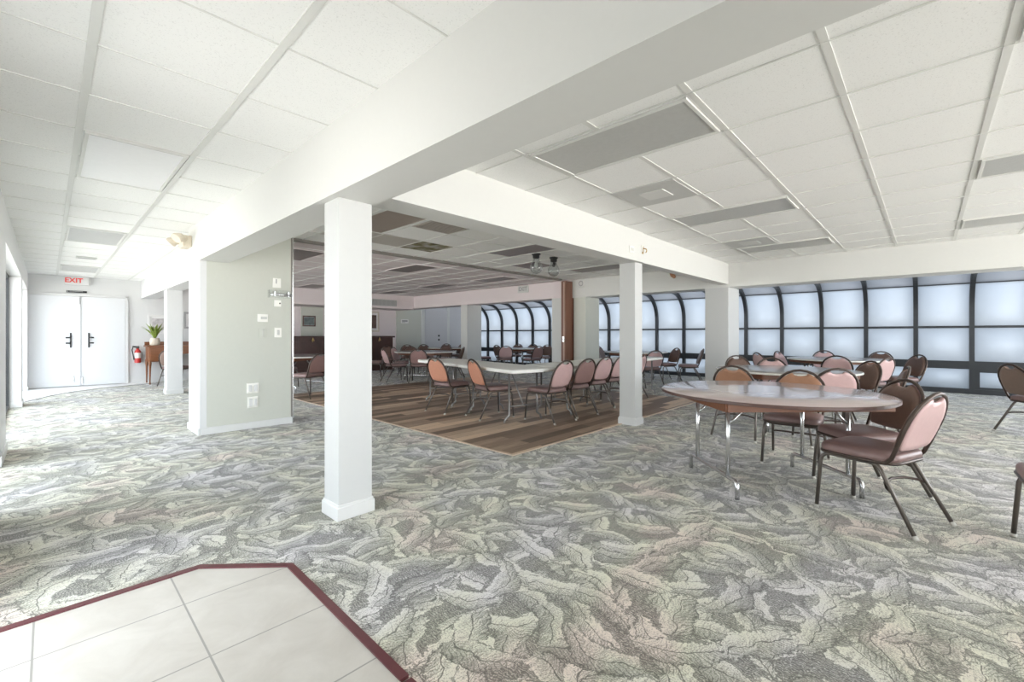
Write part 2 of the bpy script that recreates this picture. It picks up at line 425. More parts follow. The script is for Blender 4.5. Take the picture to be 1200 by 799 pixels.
grid('ceiling_grid', 1.53, 8.86, 2.9, 6.40, fr(1.85, .61, 12), fr(3.40, .614, 5), .010, .024, M['tbar'])
grid('ceiling_grid', 1.7, 8.86, 6.48, 13.2, fr(2.46, .61, 11), fr(7.02, .61, 11), .008, .020, M['tile'])
struct('trim_5', MB().box(2.28, 8.5, 6.38, 6.47, H - .035, H + .01).box(2.28, 8.5, 6.405, 6.445, H - .04, H - .03), M['tbar_dark'])

# beams
struct('beam', MB().box(1.234, 1.535, -6, 6.85, 2.085, H + .05), M['paint'])
struct('beam', MB().box(1.60, 1.90, 6.85, 14.3, 2.10, H + .05), M['paint_cool'])
struct('beam', MB().box(1.535, 5.40, 2.72, 3.0, 2.15, H + .05), M['paint'])
struct('beam', MB().box(5.40, 8.86, 2.74, 2.90, 2.15, H + .05), M['paint'])
struct('beam', MB().box(8.86, 9.35, -6, 6.36, 2.10, H + .05), M['paint'])
struct('beam', MB().box(8.86, 9.35, 6.36, 14.3, 2.12, H + .05), M['paint_pink_cast'])
struct('beam', MB().box(-.56, -.30, -6, 14.3, 2.16, H + .05), M['paint_cool'])

def column(x0, x1, y0, y1, z1, mat, bb=True, name='column'):
    c = struct(name, MB().box(x0, x1, y0, y1, 0, z1, .004), mat)
    if bb:
        t = .014
        b = MB()
        b.box(x0 - t, x1 + t, y0 - t, y1 + t, 0, .085, .004)
        b.box(x0 - t * .5, x1 + t * .5, y0 - t * .5, y1 + t * .5, .08, .10, .004)
        build('baseboard', b, M['baseboard'], c)
    return c
column(1.285, 1.52, 2.752, 2.962, 2.086, M['paint_column'])
column(5.30, 5.50, 2.79, 3.02, 2.16, M['paint_column'])
column(8.862, 9.50, 2.74, 3.17, 2.10, M['paint_column'])
column(8.862, 9.45, 5.95, 6.30, 2.10, M['paint_green_and_cast'], name='pier')  # greenish cast of the light put into this pier's paint
column(8.862, 9.45, 6.58, 6.98, 2.12, M['paint'], name='pier')
column(8.862, 9.45, 10.28, 10.58, 2.12, M['paint'], name='pier')
column(1.64, 1.90, 11.08, 11.36, 2.10, M['paint_cool'])
# wall that houses the folding partition, with its white end pilaster
wb = struct('wall_partition', MB().box(1.30, 2.27, 6.285, 6.80, 0, H), M['paint_green_and_cast'])
build('baseboard', MB().box(1.25, 2.285, 6.268, 6.29, 0, .085, .004), M['baseboard'], wb)
build('end_pilaster', MB().box(1.24, 1.31, 6.284, 6.86, 0, 2.09), M['paint_cool'], wb)
build('pilaster_baseboard', MB().box(1.222, 1.245, 6.27, 6.87, 0, .085, .004), M['baseboard'], wb)
jamb = struct('trim_6', MB().box(2.27, 2.292, 6.29, 6.33, 0, H, .002), M['tbar_dark'])
struct('trim_9', MB().box(2.295, 2.312, 6.30, 6.34, 0, H, .002), M['chrome'])
# folded partition post between the piers
fp = thing('folding_partition', 'reddish brown folded partition edge standing between the two white piers', 'partition', (8.62, 6.45, 0))
build('end_panel', MB().box(-.05, .35, -.11, -.01, .02, 2.50, .006), M['post_wood'], fp)
build('second_panel', MB().box(-.02, .35, .0, .04, .02, 2.50, .006), M['post_wood'], fp)
build('meeting_strip', MB().box(-.065, -.045, -.085, -.055, .05, 2.47, .003), simple('pale_rose_strip', (.46, .31, .25), .5), fp)
build('latch', MB().box(-.085, -.06, -.095, -.045, 1.02, 1.16, .006).tube([(-.075, -.07, 1.09), (-.11, -.07, 1.09), (-.125, -.07, 1.05)], .008), M['chrome'], fp)

# walls
struct('wall_end', MB().box(-.56, 4.3, 14.3, 14.45, 0, H), M['paint_cool'])
wh = struct('wall_hall', MB().box(4.3, 9.0, 14.3, 14.45, 0, H), M['paint_pink_cast'])
build('bulkhead', MB().box(3.0, 8.86, 13.15, 14.3, 2.08, H), M['paint_pink_cast'], wh)
build('panel', MB().box(5.46, 6.15, 14.27, 14.3, .9, 2.08), M['paint_green_and_cast'], wh)
ws = struct('wall_solarium_end', MB().box(8.86, 13.2, 14.3, 14.45, 0, 3.3), M['door_grey'])
struct('wall_solarium_side', MB().box(8.86, 9.95, 14.26, 14.3, 0, 2.4), M['paint_green_and_cast'])
struct('baseboard_end', MB().box(1.42, 4.3, 14.275, 14.3, 0, .09), M['baseboard'])
# left wall: piers and glass doors
def lpier(y0, y1):
    c = struct('wall_left', MB().box(-.56, -.30, y0, y1, 0, 2.17), M['paint_cool'])
    build('baseboard', MB().box(-.56, -.286, y0 - .012, y1 + .012, 0, .09, .004), M['baseboard'], c)
lpier(-6.0, 1.9); lpier(2.95, 4.5); lpier(6.1, 6.95); lpier(10.88, 11.35)  # first stretch is unseen, added to cut light from the entry side
lpier(13.95, 14.3)
wi = 1
for (y0, y1) in ((4.5, 6.1), (6.95, 10.88), (11.35, 13.95)):
    w = obj('window_%d' % wi, None, None, (-.46, 0, 0)); w['kind'] = 'structure'; wi += 1
    ym = (y0 + y1) / 2
    f = MB()
    for y in (y0 + .02, ym, y1 - .02): f.box(-.025, .025, y - .025, y + .025, 0, 2.16)
    f.box(-.025, .025, y0, y1, 0, .05).box(-.025, .025, y0, y1, 2.11, 2.16)
    build('frame', f, M['frame_dark'], w)
    build('pane', MB().box(-.004, .004, y0 + .03, ym - .02, .05, 2.11), M['glass'], w)
    build('pane', MB().box(-.004, .004, ym + .02, y1 - .03, .05, 2.11), M['glass'], w)

# end doors
for i, (x0, x1) in enumerate(((-.29, .505), (.515, 1.30))):
    d = struct('door_%d' % (i + 1), MB().box(x0, x1, 14.245, 14.29, .02, 2.08, .004), M['door'])
    hx = .36 if i == 0 else .66
    sgn = -1 if i == 0 else 1
    hm = MB().box(hx - .014, hx + .014, 14.225, 14.245, .90, 1.24, .004)
    for z in (1.005, 1.13):
        hm.tube([(hx, 14.235, z), (hx, 14.20, z)], .014).lathe([(.0, 0), (.02, 0), (.02, .0)], 0, 0) if False else hm.tube([(hx, 14.235, z), (hx, 14.195, z), (hx + sgn * .075, 14.19, z), (hx + sgn * .085, 14.19, z)], [.012, .012, .018, .006])
    build('handle', hm, M['black'], d)
    if i == 0:
        build('lock', MB().tube([(.44, 14.246, 1.09), (.44, 14.225, 1.09)], .022, 12), M['chrome'], d)
        build('foot_bolt', MB().box(.40, .42, 14.23, 14.246, .11, .26, .003).tube([(.41, 14.235, .20), (.41, 14.205, .20)], .008), M['chrome'], d)
        build('astragal', MB().box(.497, .523, 14.228, 14.246, .03, 2.07, .003), M['door'], d)
        build('top_bolt', MB().box(.503, .517, 14.218, 14.23, 1.9, 2.06, .003), M['grey_print'], d)
    else:
        build('kick_plate', MB().box(x0 + .02, x0 + .05, 14.228, 14.246, .05, .22, .003), M['chrome'], d)
struct('trim_7', MB().box(-.33, -.29, 14.25, 14.3, 0, 2.12, .003).box(1.30, 1.36, 14.25, 14.3, 0, 2.12, .003).box(-.33, 1.36, 14.25, 14.3, 2.085, 2.14, .003), M['paint_cool'])

def text(name, body, size, loc, rot, mat, parent, ext=.003):
    cu = D.curves.new(name, 'FONT'); cu.body = body; cu.size = size; cu.extrude = ext
    cu.offset = size * .03; cu.align_x = 'CENTER'; cu.align_y = 'CENTER'
    tmp = D.objects.new(name, cu); C.objects.link(tmp)
    me = D.meshes.new_from_object(tmp.evaluated_get(bpy.context.evaluated_depsgraph_get()))
    D.objects.remove(tmp); D.curves.remove(cu)
    me.materials.clear(); me.materials.append(mat)
    o = D.objects.new(name, me); C.objects.link(o); o.location = loc; o.rotation_euler = rot; o.parent = parent
    return o
ex = thing('exit_sign', 'small white exit sign with red letters above the double doors', 'sign', (.46, 14.26, 2.44))
build('housing', MB().box(-.20, .20, -.035, .04, -.10, .095, .006), M['paint_cool'], ex)
build('end_cap', MB().box(.20, .225, -.03, .04, -.085, .085, .004), M['vent'], ex)
text('lettering', 'EXIT', .145, (-.05, -.038, 0), (PI / 2, 0, 0), M['redletter'], ex)
dc = thing('door_closer', 'dark narrow bar above the middle of the white double doors', 'door closer', (.46, 14.30, 2.19))
build('body', MB().box(-.17, .17, -.03, .0, -.022, .022, .006), M['black'], dc)
build('arm', MB().box(-.12, .10, -.045, -.03, .0, .014, .003).tube([(-.15, -.015, 0), (-.15, -.05, 0)], .014), M['grey_print'], dc)

# second double door and its hardware in the solarium end wall
d = struct('door_3', MB().box(10.12, 11.2, 14.24, 14.3, .02, 2.25, .004), M['door_grey'])
for q in (.96, 1.12): build('lock', MB().box(10.74, 10.81, 14.215, 14.24, q, q + .07, .006), M['black'], d)
struct('trim_8', MB().box(9.95, 10.1, 14.23, 14.3, 0, 2.3, .004).box(11.2, 11.32, 14.23, 14.3, 0, 2.3, .004), M['paint'])
s2 = thing('wall_plaque', 'small grey plaque on the pale wall left of the far grey door', 'sign', (9.2, 14.25, 1.70))
build('plate', MB().box(-.16, .16, -.012, .0, -.075, .075, .004), M['mat_board'], s2)
build('print', MB().box(-.12, .12, -.016, -.012, -.02, .04).box(-.12, .02, -.016, -.012, -.05, -.035), M['grey_print'], s2)

# ------------------------------------------------------------------ solarium glazing
XG = 12.9
prof = [(XG, 0.0), (XG, 1.65)] + [(12.1 + .8 * math.cos(a), 1.65 + .8 * math.sin(a)) for a in [math.radians(d) for d in range(8, 81, 8)]]
prof.append((8.95, prof[-1][1] + .50))
def off(pr, d):
    out = []
    for i, (x, z) in enumerate(pr):
        a = pr[max(0, i - 1)]; b = pr[min(len(pr) - 1, i + 1)]
        tx, tz = b[0] - a[0], b[1] - a[1]; l = math.hypot(tx, tz)
        out.append((x - tz / l * d, z + tx / l * d))
    return out
inner = off(prof, .11)
inner = [(x, z) for x, z in inner]
def rib_mesh():
    mb = MB()
    loop = [(x, z) for x, z in prof] + [(x, z) for x, z in reversed(inner)]
    rings = [[(x, y, z) for x, z in loop] for y in (-.037, .037)]
    return mb.loft(rings, False).mesh('mullion', M['frame_dark'])
ribm = rib_mesh()
def sheet(pr, y0, y1, t, mat, name):
    o2 = off(pr, t)
    loop = pr + list(reversed(o2))
    return MB().loft([[(x, y, z) for x, z in loop] for y in (y0, y1)], True).mesh(name, mat)
P = .835
pm = lambda pr, n, mat: sheet(pr, .037, P - .037, .012, mat, n)
p_low = pm([(XG - .016, .10), (XG - .016, .50)], 'pane', M['frost'])
p_mid = pm([(XG - .016, .66), (XG - .016, 1.335)], 'pane', M['frost'])
BAR = 8                      # profile index where the bright glazing ends
curve = off(prof, .016)
p_top = pm([(XG - .016, 1.38)] + curve[1:BAR], 'pane', M['frost'])
p_roof = pm(curve[BAR - 1:], 'roof_panel', M['frost_grey'])
bx_, bz_ = curve[BAR - 1]
rail = MB()
rail.box(XG - .09, XG - .006, .037, P - .037, 1.335, 1.38).box(XG - .10, XG - .006, .037, P - .037, .50, .66).box(XG - .11, XG, .037, P - .037, 0, .10)
rail.box(bx_ - .02, bx_ + .02, .037, P - .037, bz_ - .02, bz_ + .02)
railm = rail.mesh('rail', M['frame_dark'])
ins = MB()
ins.box(XG - .09, XG - .04, .037, .11, .1, .5).box(XG - .09, XG - .04, P - .11, P - .037, .1, .5).box(XG - .09, XG - .04, .1, P - .1, .44, .5).box(XG - .09, XG - .04, .1, P - .1, .1, .14)
insm = ins.mesh('vent_sash', M['frame_dark'])
for k in range(-5, 18):
    y = -.65 + P * k
    w = obj('window_%d' % wi, None, None, (0, y, 0)); w['kind'] = 'structure'; wi += 1
    obj('mullion', ribm, w)
    obj('rail', railm, w)
    for nm, me in (('pane', p_low), ('pane', p_mid), ('pane', p_top), ('roof_panel', p_roof)): obj(nm, me, w)
    if k in (-1, 3, 8, 12): obj('vent_sash', insm, w)

# ------------------------------------------------------------------ ceiling fixtures
def ceil_light(x0, x1, y0, y1, label, dm, group, frame=None):
    t = thing('ceiling_light', label, 'ceiling light', ((x0 + x1) / 2, (y0 + y1) / 2, H), 0, group)
    a, b = (x1 - x0) / 2 - .012, (y1 - y0) / 2 - .012
    f = MB()
    w = .022
    f.box(-a, a, -b, -b + w, -.014, 0, .002).box(-a, a, b - w, b, -.014, 0, .002).box(-a, -a + w, -b + w, b - w, -.014, 0, .002).box(a - w, a, -b + w, b - w, -.014, 0, .002)
    build('frame', f, frame or M['tbar'], t)
    build('diffuser', MB().box(-a + w, a - w, -b + w, b - w, -.008, 0), dm, t)
    return t
g = 'unlit ceiling troffers over the dining area'
ceil_light(2.46, 3.04, .975, 2.165, 'large grey unlit ceiling panel nearest the camera, beside the big white beam', M['diffuser'], g)
ceil_light(4.90, 5.47, .975, 2.165, 'second long grey ceiling panel in the row beyond the ceiling vent', M['diffuser'], g)
ceil_light(7.34, 7.93, .975, 2.165, 'third and farthest grey ceiling panel in the row by the long white beam', M['diffuser'], g)
ceil_light(4.90, 5.47, -1.48, -.29, 'grey ceiling panel cut by the right edge, nearer of the two lower ones', M['diffuser'], g)
ceil_light(7.34, 7.93, -1.48, -.29, 'grey ceiling panel at the right edge close to the glazed wall', M['diffuser'], g)
ceil_light(2.46, 3.04, -1.48, -.29, 'ceiling panel at the upper right corner of the view', M['diffuser'], g)
ceil_light(.155, .735, 4.01, 5.21, 'bright white ceiling panel in the left corridor', M['diffuser_white'], 'corridor ceiling panels')
ceil_light(.155, .735, 7.68, 8.86, 'second white ceiling panel down the left corridor', M['diffuser'], 'corridor ceiling panels')
ceil_light(.155, .735, 12.0, 13.1, 'last ceiling panel of the corridor, close to the exit sign', M['diffuser'], 'corridor ceiling panels')
g = 'unlit troffers over the dance floor'
ceil_light(2.46, 3.04, 4.03, 5.24, 'large brownish ceiling panel beside the front white column', M['diffuser_brown'], g)
ceil_light(4.90, 5.48, 4.03, 5.24, 'grey ceiling panel in front of the glass globe lamp', M['diffuser_plum'], g)
ceil_light(7.34, 7.93, 4.2, 5.42, 'grey ceiling panel over the plank floor next to the far beam', M['diffuser_plum'], g)
g = 'dark unlit panels in the hall ceiling'
for x0, y0, lb in ((4.79, 7.03, 'dark hall ceiling panel just past the sliding track, left of the middle'),
                   (7.15, 7.03, 'dark hall ceiling panel just past the track, near the brown partition edge'),
                   (7.10, 9.23, 'dark hall ceiling panel in the middle row above the far tables'),
                   (7.20, 11.65, 'dark hall ceiling panel farthest back, by the wall grille'),
                   (4.75, 11.75, 'dark hall ceiling panel seen left of the front column, far one'),
                   (2.55, 7.10, 'wide dark ceiling panel seen just left of the front column'),
                   (4.79, 9.43, 'dark ceiling panel behind the front column, partly hidden')):
    ceil_light(x0, x0 + .60, y0, y0 + 1.15, lb, M['diffuser_plum'], g, M['tile_pink_cast'])

def ceil_vent(x0, x1, y0, y1, label, mat, inner=True):
    t = thing('ceiling_vent', label, 'vent', ((x0 + x1) / 2, (y0 + y1) / 2, H), 0)
    a, b = (x1 - x0) / 2 - .01, (y1 - y0) / 2 - .01
    build('face_plate', MB().box(-a, a, -b, b, -.010, 0, .003), mat, t)
    if inner:
        build('core', MB().box(-.12, .12, -.12, .12, -.016, -.008, .004), M['paint'], t)
    else:
        s = MB()
        for i in range(11): s.box(-a + .03, a - .03, -b + .04 + i * (2 * b - .08) / 10 - .008, -b + .04 + i * (2 * b - .08) / 10 + .008, -.016, -.009)
        build('grille', s, mat, t)
ceil_vent(3.67, 4.27, 1.575, 2.175, 'square grey ceiling vent with a paler centre between the first two ceiling panels', M['vent'])
ceil_vent(6.72, 7.31, 1.575, 2.175, 'square grey ceiling vent next to the farthest ceiling panel', M['vent'])
ceil_vent(3.07, 3.66, 4.03, 4.62, 'square taupe ceiling vent beside the large brownish panel', simple('taupe_vent', (.47, .43, .39), .5), False)
ceil_vent(6.14, 6.74, 5.26, 5.86, 'grey louvred ceiling vent beyond the glass globe lamps', M['diffuser_plum'], False)
# stained tile
def stained():
    m, nt, p = newmat('water_stained_tile')
    tc = N(nt, 'ShaderNodeTexCoord'); nz = N(nt, 'ShaderNodeTexNoise', i_Scale=4.5, i_Detail=3.0); L(nt, tc.outputs['Object'], nz.inputs['Vector'])
    cr = N(nt, 'ShaderNodeValToRGB'); L(nt, nz.outputs['Fac'], cr.inputs[0])
    e = cr.color_ramp.elements
    e[0].position = .36; e[0].color = (.07, .06, .03, 1); e[1].position = .60; e[1].color = (.40, .38, .34, 1)
    q = e.new(.46); q.color = (.20, .18, .09, 1)
    L(nt, cr.outputs[0], p.inputs['Base Color']); p.inputs['Roughness'].default_value = .9
    return m
tag(build('ceiling_tile', MB().box(-.29, .29, -.29, .29, -.006, 0, .002), stained(), None, (3.97, 5.56, H)), 'dark water-stained ceiling tile near the sliding track', 'ceiling tile')
tag(build('ceiling_tile', MB().box(-.29, .29, -.29, .29, -.006, 0, .002), simple('dingy_tile', (.52, .49, .45), .9), None, (2.77, 5.56, H)), 'dingy ceiling tile at the end of the large brownish panel', 'ceiling tile')
tag(build('ceiling_tile', MB().box(-.29, .29, -.29, .29, -.006, 0, .002), simple('dingy_tile', (.50, .47, .43), .9), None, (3.37, 5.56, H)), 'dingy ceiling tile just left of the water-stained one', 'ceiling tile')
ld = thing('linear_diffuser', 'short grey linear slot in the corridor ceiling before the exit sign', 'vent', (.46, 10.6, H))
build('slot_frame', MB().box(-.13, .13, -.10, .10, -.02, 0, .004), M['vent'], ld)
build('slot', MB().box(-.11, .11, -.03, .03, -.024, -.018), M['grey_print'], ld)
# glass globe lamps
def globe(loc, label, tilt):
    t = thing('globe_lamp', label, 'lamp', loc, 0, 'clear glass globe lamps')
    build('mount', MB().lathe([(.075, 0), (.075, -.02), (.058, -.03), (.055, -.075), (.03, -.085)], n=20), M['black'], t)
    if tilt: build('swivel', MB().tube([(0, 0, -.08), (.02, 0, -.11), (-.01, 0, -.15)], [.02, .028, .03], 12), M['black'], t)
    mb = MB(); n = 36
    prof_ = [(.045, -.075), (.05, -.11), (.07, -.15), (.093, -.20), (.098, -.24), (.085, -.285), (.05, -.32), (.012, -.335)]
    mb.loft([[((r * (1 + .05 * (j % 2)) * math.cos(2 * PI * j / n)), (r * (1 + .05 * (j % 2)) * math.sin(2 * PI * j / n)), z) for j in range(n)] for r, z in prof_], True)
    build('glass_globe', mb, M['globe'], t)
    if not tilt: build('bulb', MB().lathe([(.012, -.09), (.014, -.13), (.03, -.18), (.032, -.21), (.018, -.235), (.003, -.24)], n=16), M['paint'], t)
globe((5.55, 4.70, H), 'clear ribbed glass globe lamp on a black mount, nearer of the two', False)
globe((6.03, 4.71, H), 'black swivel mount lamp with a faint clear globe behind the ribbed glass lamp', True)

# ------------------------------------------------------------------ small wall fixtures
em = thing('emergency_light', 'beige twin-head emergency light high at the end of the corridor beam', 'emergency light', (1.234, 6.78, 2.36))
build('case', MB().box(-.09, 0, -.13, .13, -.07, .07, .01), M['beige_plastic'], em)
for sy in (-1, 1):
    build('lamp_head', MB().tube([(-.06, sy * .10, .02), (-.12, sy * .15, .03), (-.16, sy * .17, .01), (-.17, sy * .175, .0)], [.03, .05, .065, .06], 12), M['beige_plastic'], em)

def plate(name, label, cat, x, z, w, h, bits, mat=None):
    t = thing(name, label, cat, (x, 6.285, z))
    build('cover', MB().box(-w / 2, w / 2, -.014, 0, -h / 2, h / 2, .004), mat or M['switch'], t)
    for nm, (bx, bz, bw, bh), bm in bits:
        build(nm, MB().box(bx - bw / 2, bx + bw / 2, -.024, -.012, bz - bh / 2, bz + bh / 2, .003), bm, t)
    return t
plate('alarm_box', 'pale box at the top of the switches on the green partition wall', 'wall box', 2.09, 1.885, .10, .125, [('slot', (-.01, .02, .01, .06), M['grey_print'])])
plate('small_plate', 'small speckled plate right under the clear wall guard', 'wall plate', 2.10, 1.615, .085, .085, [('button', (.025, .0, .016, .016), M['black'])])
plate('thermostat', 'wide white thermostat on the green partition wall', 'thermostat', 1.92, 1.416, .125, .10, [('display', (.01, .0, .07, .035), M['vent'])])
plate('blank_plate', 'blank pale plate right below the thermostat', 'wall plate', 1.92, 1.222, .085, .13, [('seam', (0, 0, .004, .10), M['vent'])], M['paint_green_and_cast'])
plate('light_switch', 'white rocker light switch near the partition edge', 'light switch', 2.105, 1.228, .085, .13, [('rocker', (0, 0, .03, .065), M['vent'])])
plate('outlet_plate', 'upper double outlet plate low on the green partition wall', 'outlet', 1.805, .515, .14, .13, [('socket', (-.032, 0, .036, .085), M['baseboard']), ('socket', (.032, 0, .036, .085), M['baseboard'])])
plate('outlet_plate', 'lower outlet plate just above the baseboard of the green wall', 'outlet', 1.805, .335, .12, .14, [('socket', (-.025, 0, .036, .09), M['baseboard']), ('socket', (.03, 0, .03, .09), M['baseboard'])])
gd = thing('wall_guard', 'clear plastic guard with a shiny rod across the switches at the partition edge', 'guard', (2.14, 6.285, 1.735))
build('shield', MB().box(-.16, .125, -.07, -.062, -.05, .05, .003).box(-.16, -.155, -.065, 0, -.05, .05), M['acrylic'], gd)
build('rod', MB().tube([(-.14, -.045, -.01), (.125, -.045, -.01)], .022, 12), M['chrome'], gd)
for q in (-.09, .08): build('bracket', MB().box(q - .01, q + .01, -.065, 0, -.035, .035, .003), M['chrome'], gd)

bp = thing('outlet_plate', 'white outlet plate on the long beam above the middle column', 'outlet', (5.07, 2.72, 2.275))
build('cover', MB().box(-.055, .055, -.012, 0, -.045, .045, .003), M['switch'], bp)
for q in (-.021, .021): build('socket', MB().box(q - .009, q + .009, -.018, -.01, -.02, .02, .002), M['vent'], bp)
hk = thing('brass_hook', 'small brass hook with a white tab on the beam beside the outlet plate', 'hook', (5.37, 2.72, 2.31))
build('back_plate', MB().box(-.02, .02, -.008, 0, -.05, .05, .003), M['brass'], hk)
build('hook', MB().tube([(0, -.005, .02), (0, -.05, .01), (0, -.06, -.02), (0, -.045, -.04)], .007), M['brass'], hk)
build('tab', MB().box(-.05, -.025, -.02, 0, -.03, .055, .003), M['switch'], hk)
sn = thing('motion_sensor', 'rust brown sensor on the beam above the far windows', 'sensor', (8.86, 3.81, 2.415))
build('base', MB().box(-.03, 0, -.05, .05, -.03, .03, .006), M['beige_plastic'], sn)
build('head', MB().tube([(-.02, .03, .04), (-.06, -.02, .0), (-.08, -.06, -.05)], [.035, .045, .03], 10), M['rust_plastic'], sn)
sl = thing('wall_alarm', 'round white alarm with a grille high on the pier beside the brown partition', 'alarm', (8.86, 6.06, 2.43))
build('body', MB().box(-.035, 0, -.09, .09, -.09, .09, .012), M['paint'], sl)
build('ring', MB().tube([(-.042, .055 * math.cos(a), .055 * math.sin(a)) for a in [i * PI / 8 for i in range(16)]], .010, 6, True), M['grey_print'], sl)
e2 = thing('exit_sign', 'unlit white exit sign on the pinkish hall beam', 'sign', (8.86, 7.95, 2.43))
build('housing', MB().box(-.035, 0, -.19, .19, -.095, .095, .006), M['paint'], e2)
text('lettering', 'EXIT', .15, (-.037, 0, 0), (PI / 2, 0, -PI / 2), M['grey_print'], e2)

# fire extinguisher
fe = thing('fire_extinguisher', 'red fire extinguisher with white label on the end wall right of the doors', 'fire extinguisher', (1.53, 14.2, .50))
build('cylinder', MB().lathe([(.05, .0), (.062, .008), (.064, .03), (.064, .27), (.05, .31), (.025, .335), (.025, .36)], n=20), M['red'], fe)
build('label_band', MB().lathe([(.0655, .12), (.0655, .25)], n=20, caps=False), M['mat_board'], fe)
build('valve', MB().box(-.03, .03, -.025, .025, .355, .39, .005).box(-.10, .03, -.012, .012, .40, .42, .004), M['black'], fe)
build('hose', MB().tube([(-.02, -.02, .38), (-.09, -.03, .40), (-.11, -.03, .32), (-.08, -.04, .14), (-.075, -.04, .08)], .013), M['black'], fe)
build('bracket', MB().box(-.04, .04, .055, .1, .1, .25, .004), M['chrome'], fe)

# pictures
def picture(name, label, x0, x1, z0, z1, y, fm, pm_, mat=True):
    t = thing(name, label, 'picture', ((x0 + x1) / 2, y, (z0 + z1) / 2))
    a, b = (x1 - x0) / 2, (z1 - z0) / 2; w = min(.05, a * .2)
    f = MB().box(-a, a, -.03, 0, b - w, b, .004).box(-a, a, -.03, 0, -b, -b + w, .004).box(-a, -a + w, -.03, 0, -b + w, b - w, .004).box(a - w, a, -.03, 0, -b + w, b - w, .004)
    build('frame', f, fm, t)
    build('mat', MB().box(-a + w, a - w, -.014, 0, -b + w, b - w), M['mat_board'], t)
    k = .75 if mat else .96
    build('print', MB().box(-(a - w) * k, (a - w) * k, -.018, -.012, -(b - w) * k, (b - w) * k), pm_, t)
picture('framed_picture', 'pale floral picture in a white frame above the plant on the end wall', 1.74, 2.13, 1.22, 1.70, 14.3, M['mat_board'], M['picture_pale'])
picture('framed_picture', 'grey sketch picture seen between the far corridor column and the partition wall', 2.47, 2.95, 1.36, 1.80, 14.3, M['grey_print'], M['picture_pale'])
picture('framed_picture', 'dark teal picture on the green panel seen left of the front column', 5.50, 5.90, 1.46, 1.80, 14.27, M['picture_dark'], M['picture_teal'], False)
picture('framed_picture', 'narrow blue-grey picture half hidden by the front column', 6.2, 6.6, 1.38, 1.84, 14.3, M['picture_dark'], M['picture_teal'], False)
picture('framed_picture', 'brown portrait picture in a pale wide frame right of the front column', 7.62, 8.16, 1.30, 2.02, 14.3, M['gilt'], M['picture_dark'])
gr = thing('air_grille', 'long grey air grille on the hall bulkhead', 'grille', (7.55, 13.15, 2.26))
build('frame', MB().box(-.62, .62, -.02, 0, -.11, .11, .004), M['vent'], gr)
gs = MB()
for i in range(30): gs.box(-.58 + i * .04, -.56 + i * .04, -.03, -.018, -.09, .09)
build('louvres', gs, M['grey_print'], gr)

# dark wood bar along the back of the hall
bar = thing('bar_counter', 'long dark wood bar counter along the back of the hall', 'counter', (6.1, 13.6, 0))
build('front', MB().box(-2.2, 2.05, -.25, .25, 0, 1.10, .006), M['bar_wood'], bar)
build('top', MB().box(-2.25, 2.10, -.32, .30, 1.10, 1.155, .01), M['bar_wood'], bar)
build('end_post', MB().box(2.05, 2.13, -.30, .28, 0, 1.15, .006), M['paint_pink_cast'], bar)
for i in range(5): build('front_panel', MB().box(-2.1 + i * .84, -1.36 + i * .84, -.27, -.25, .18, .98, .008), M['bar_wood'], bar)
def bell(x, label):
    t = thing('wall_sconce', label, 'sconce', (x, 13.30, .98))
    build('arm', MB().tube([(0, .03, .0), (0, -.03, .0), (0, -.04, .04)], .008), M['brass'], t)
    build('shade', MB().lathe([(.045, .02), (.02, .10), (.012, .13)], 0, -.04, 14), M['brass'], t)
bell(5.42, 'small brass sconce on the dark bar seen left of the front column')
bell(7.6, 'small brass sconce on the dark bar seen right of the front column')

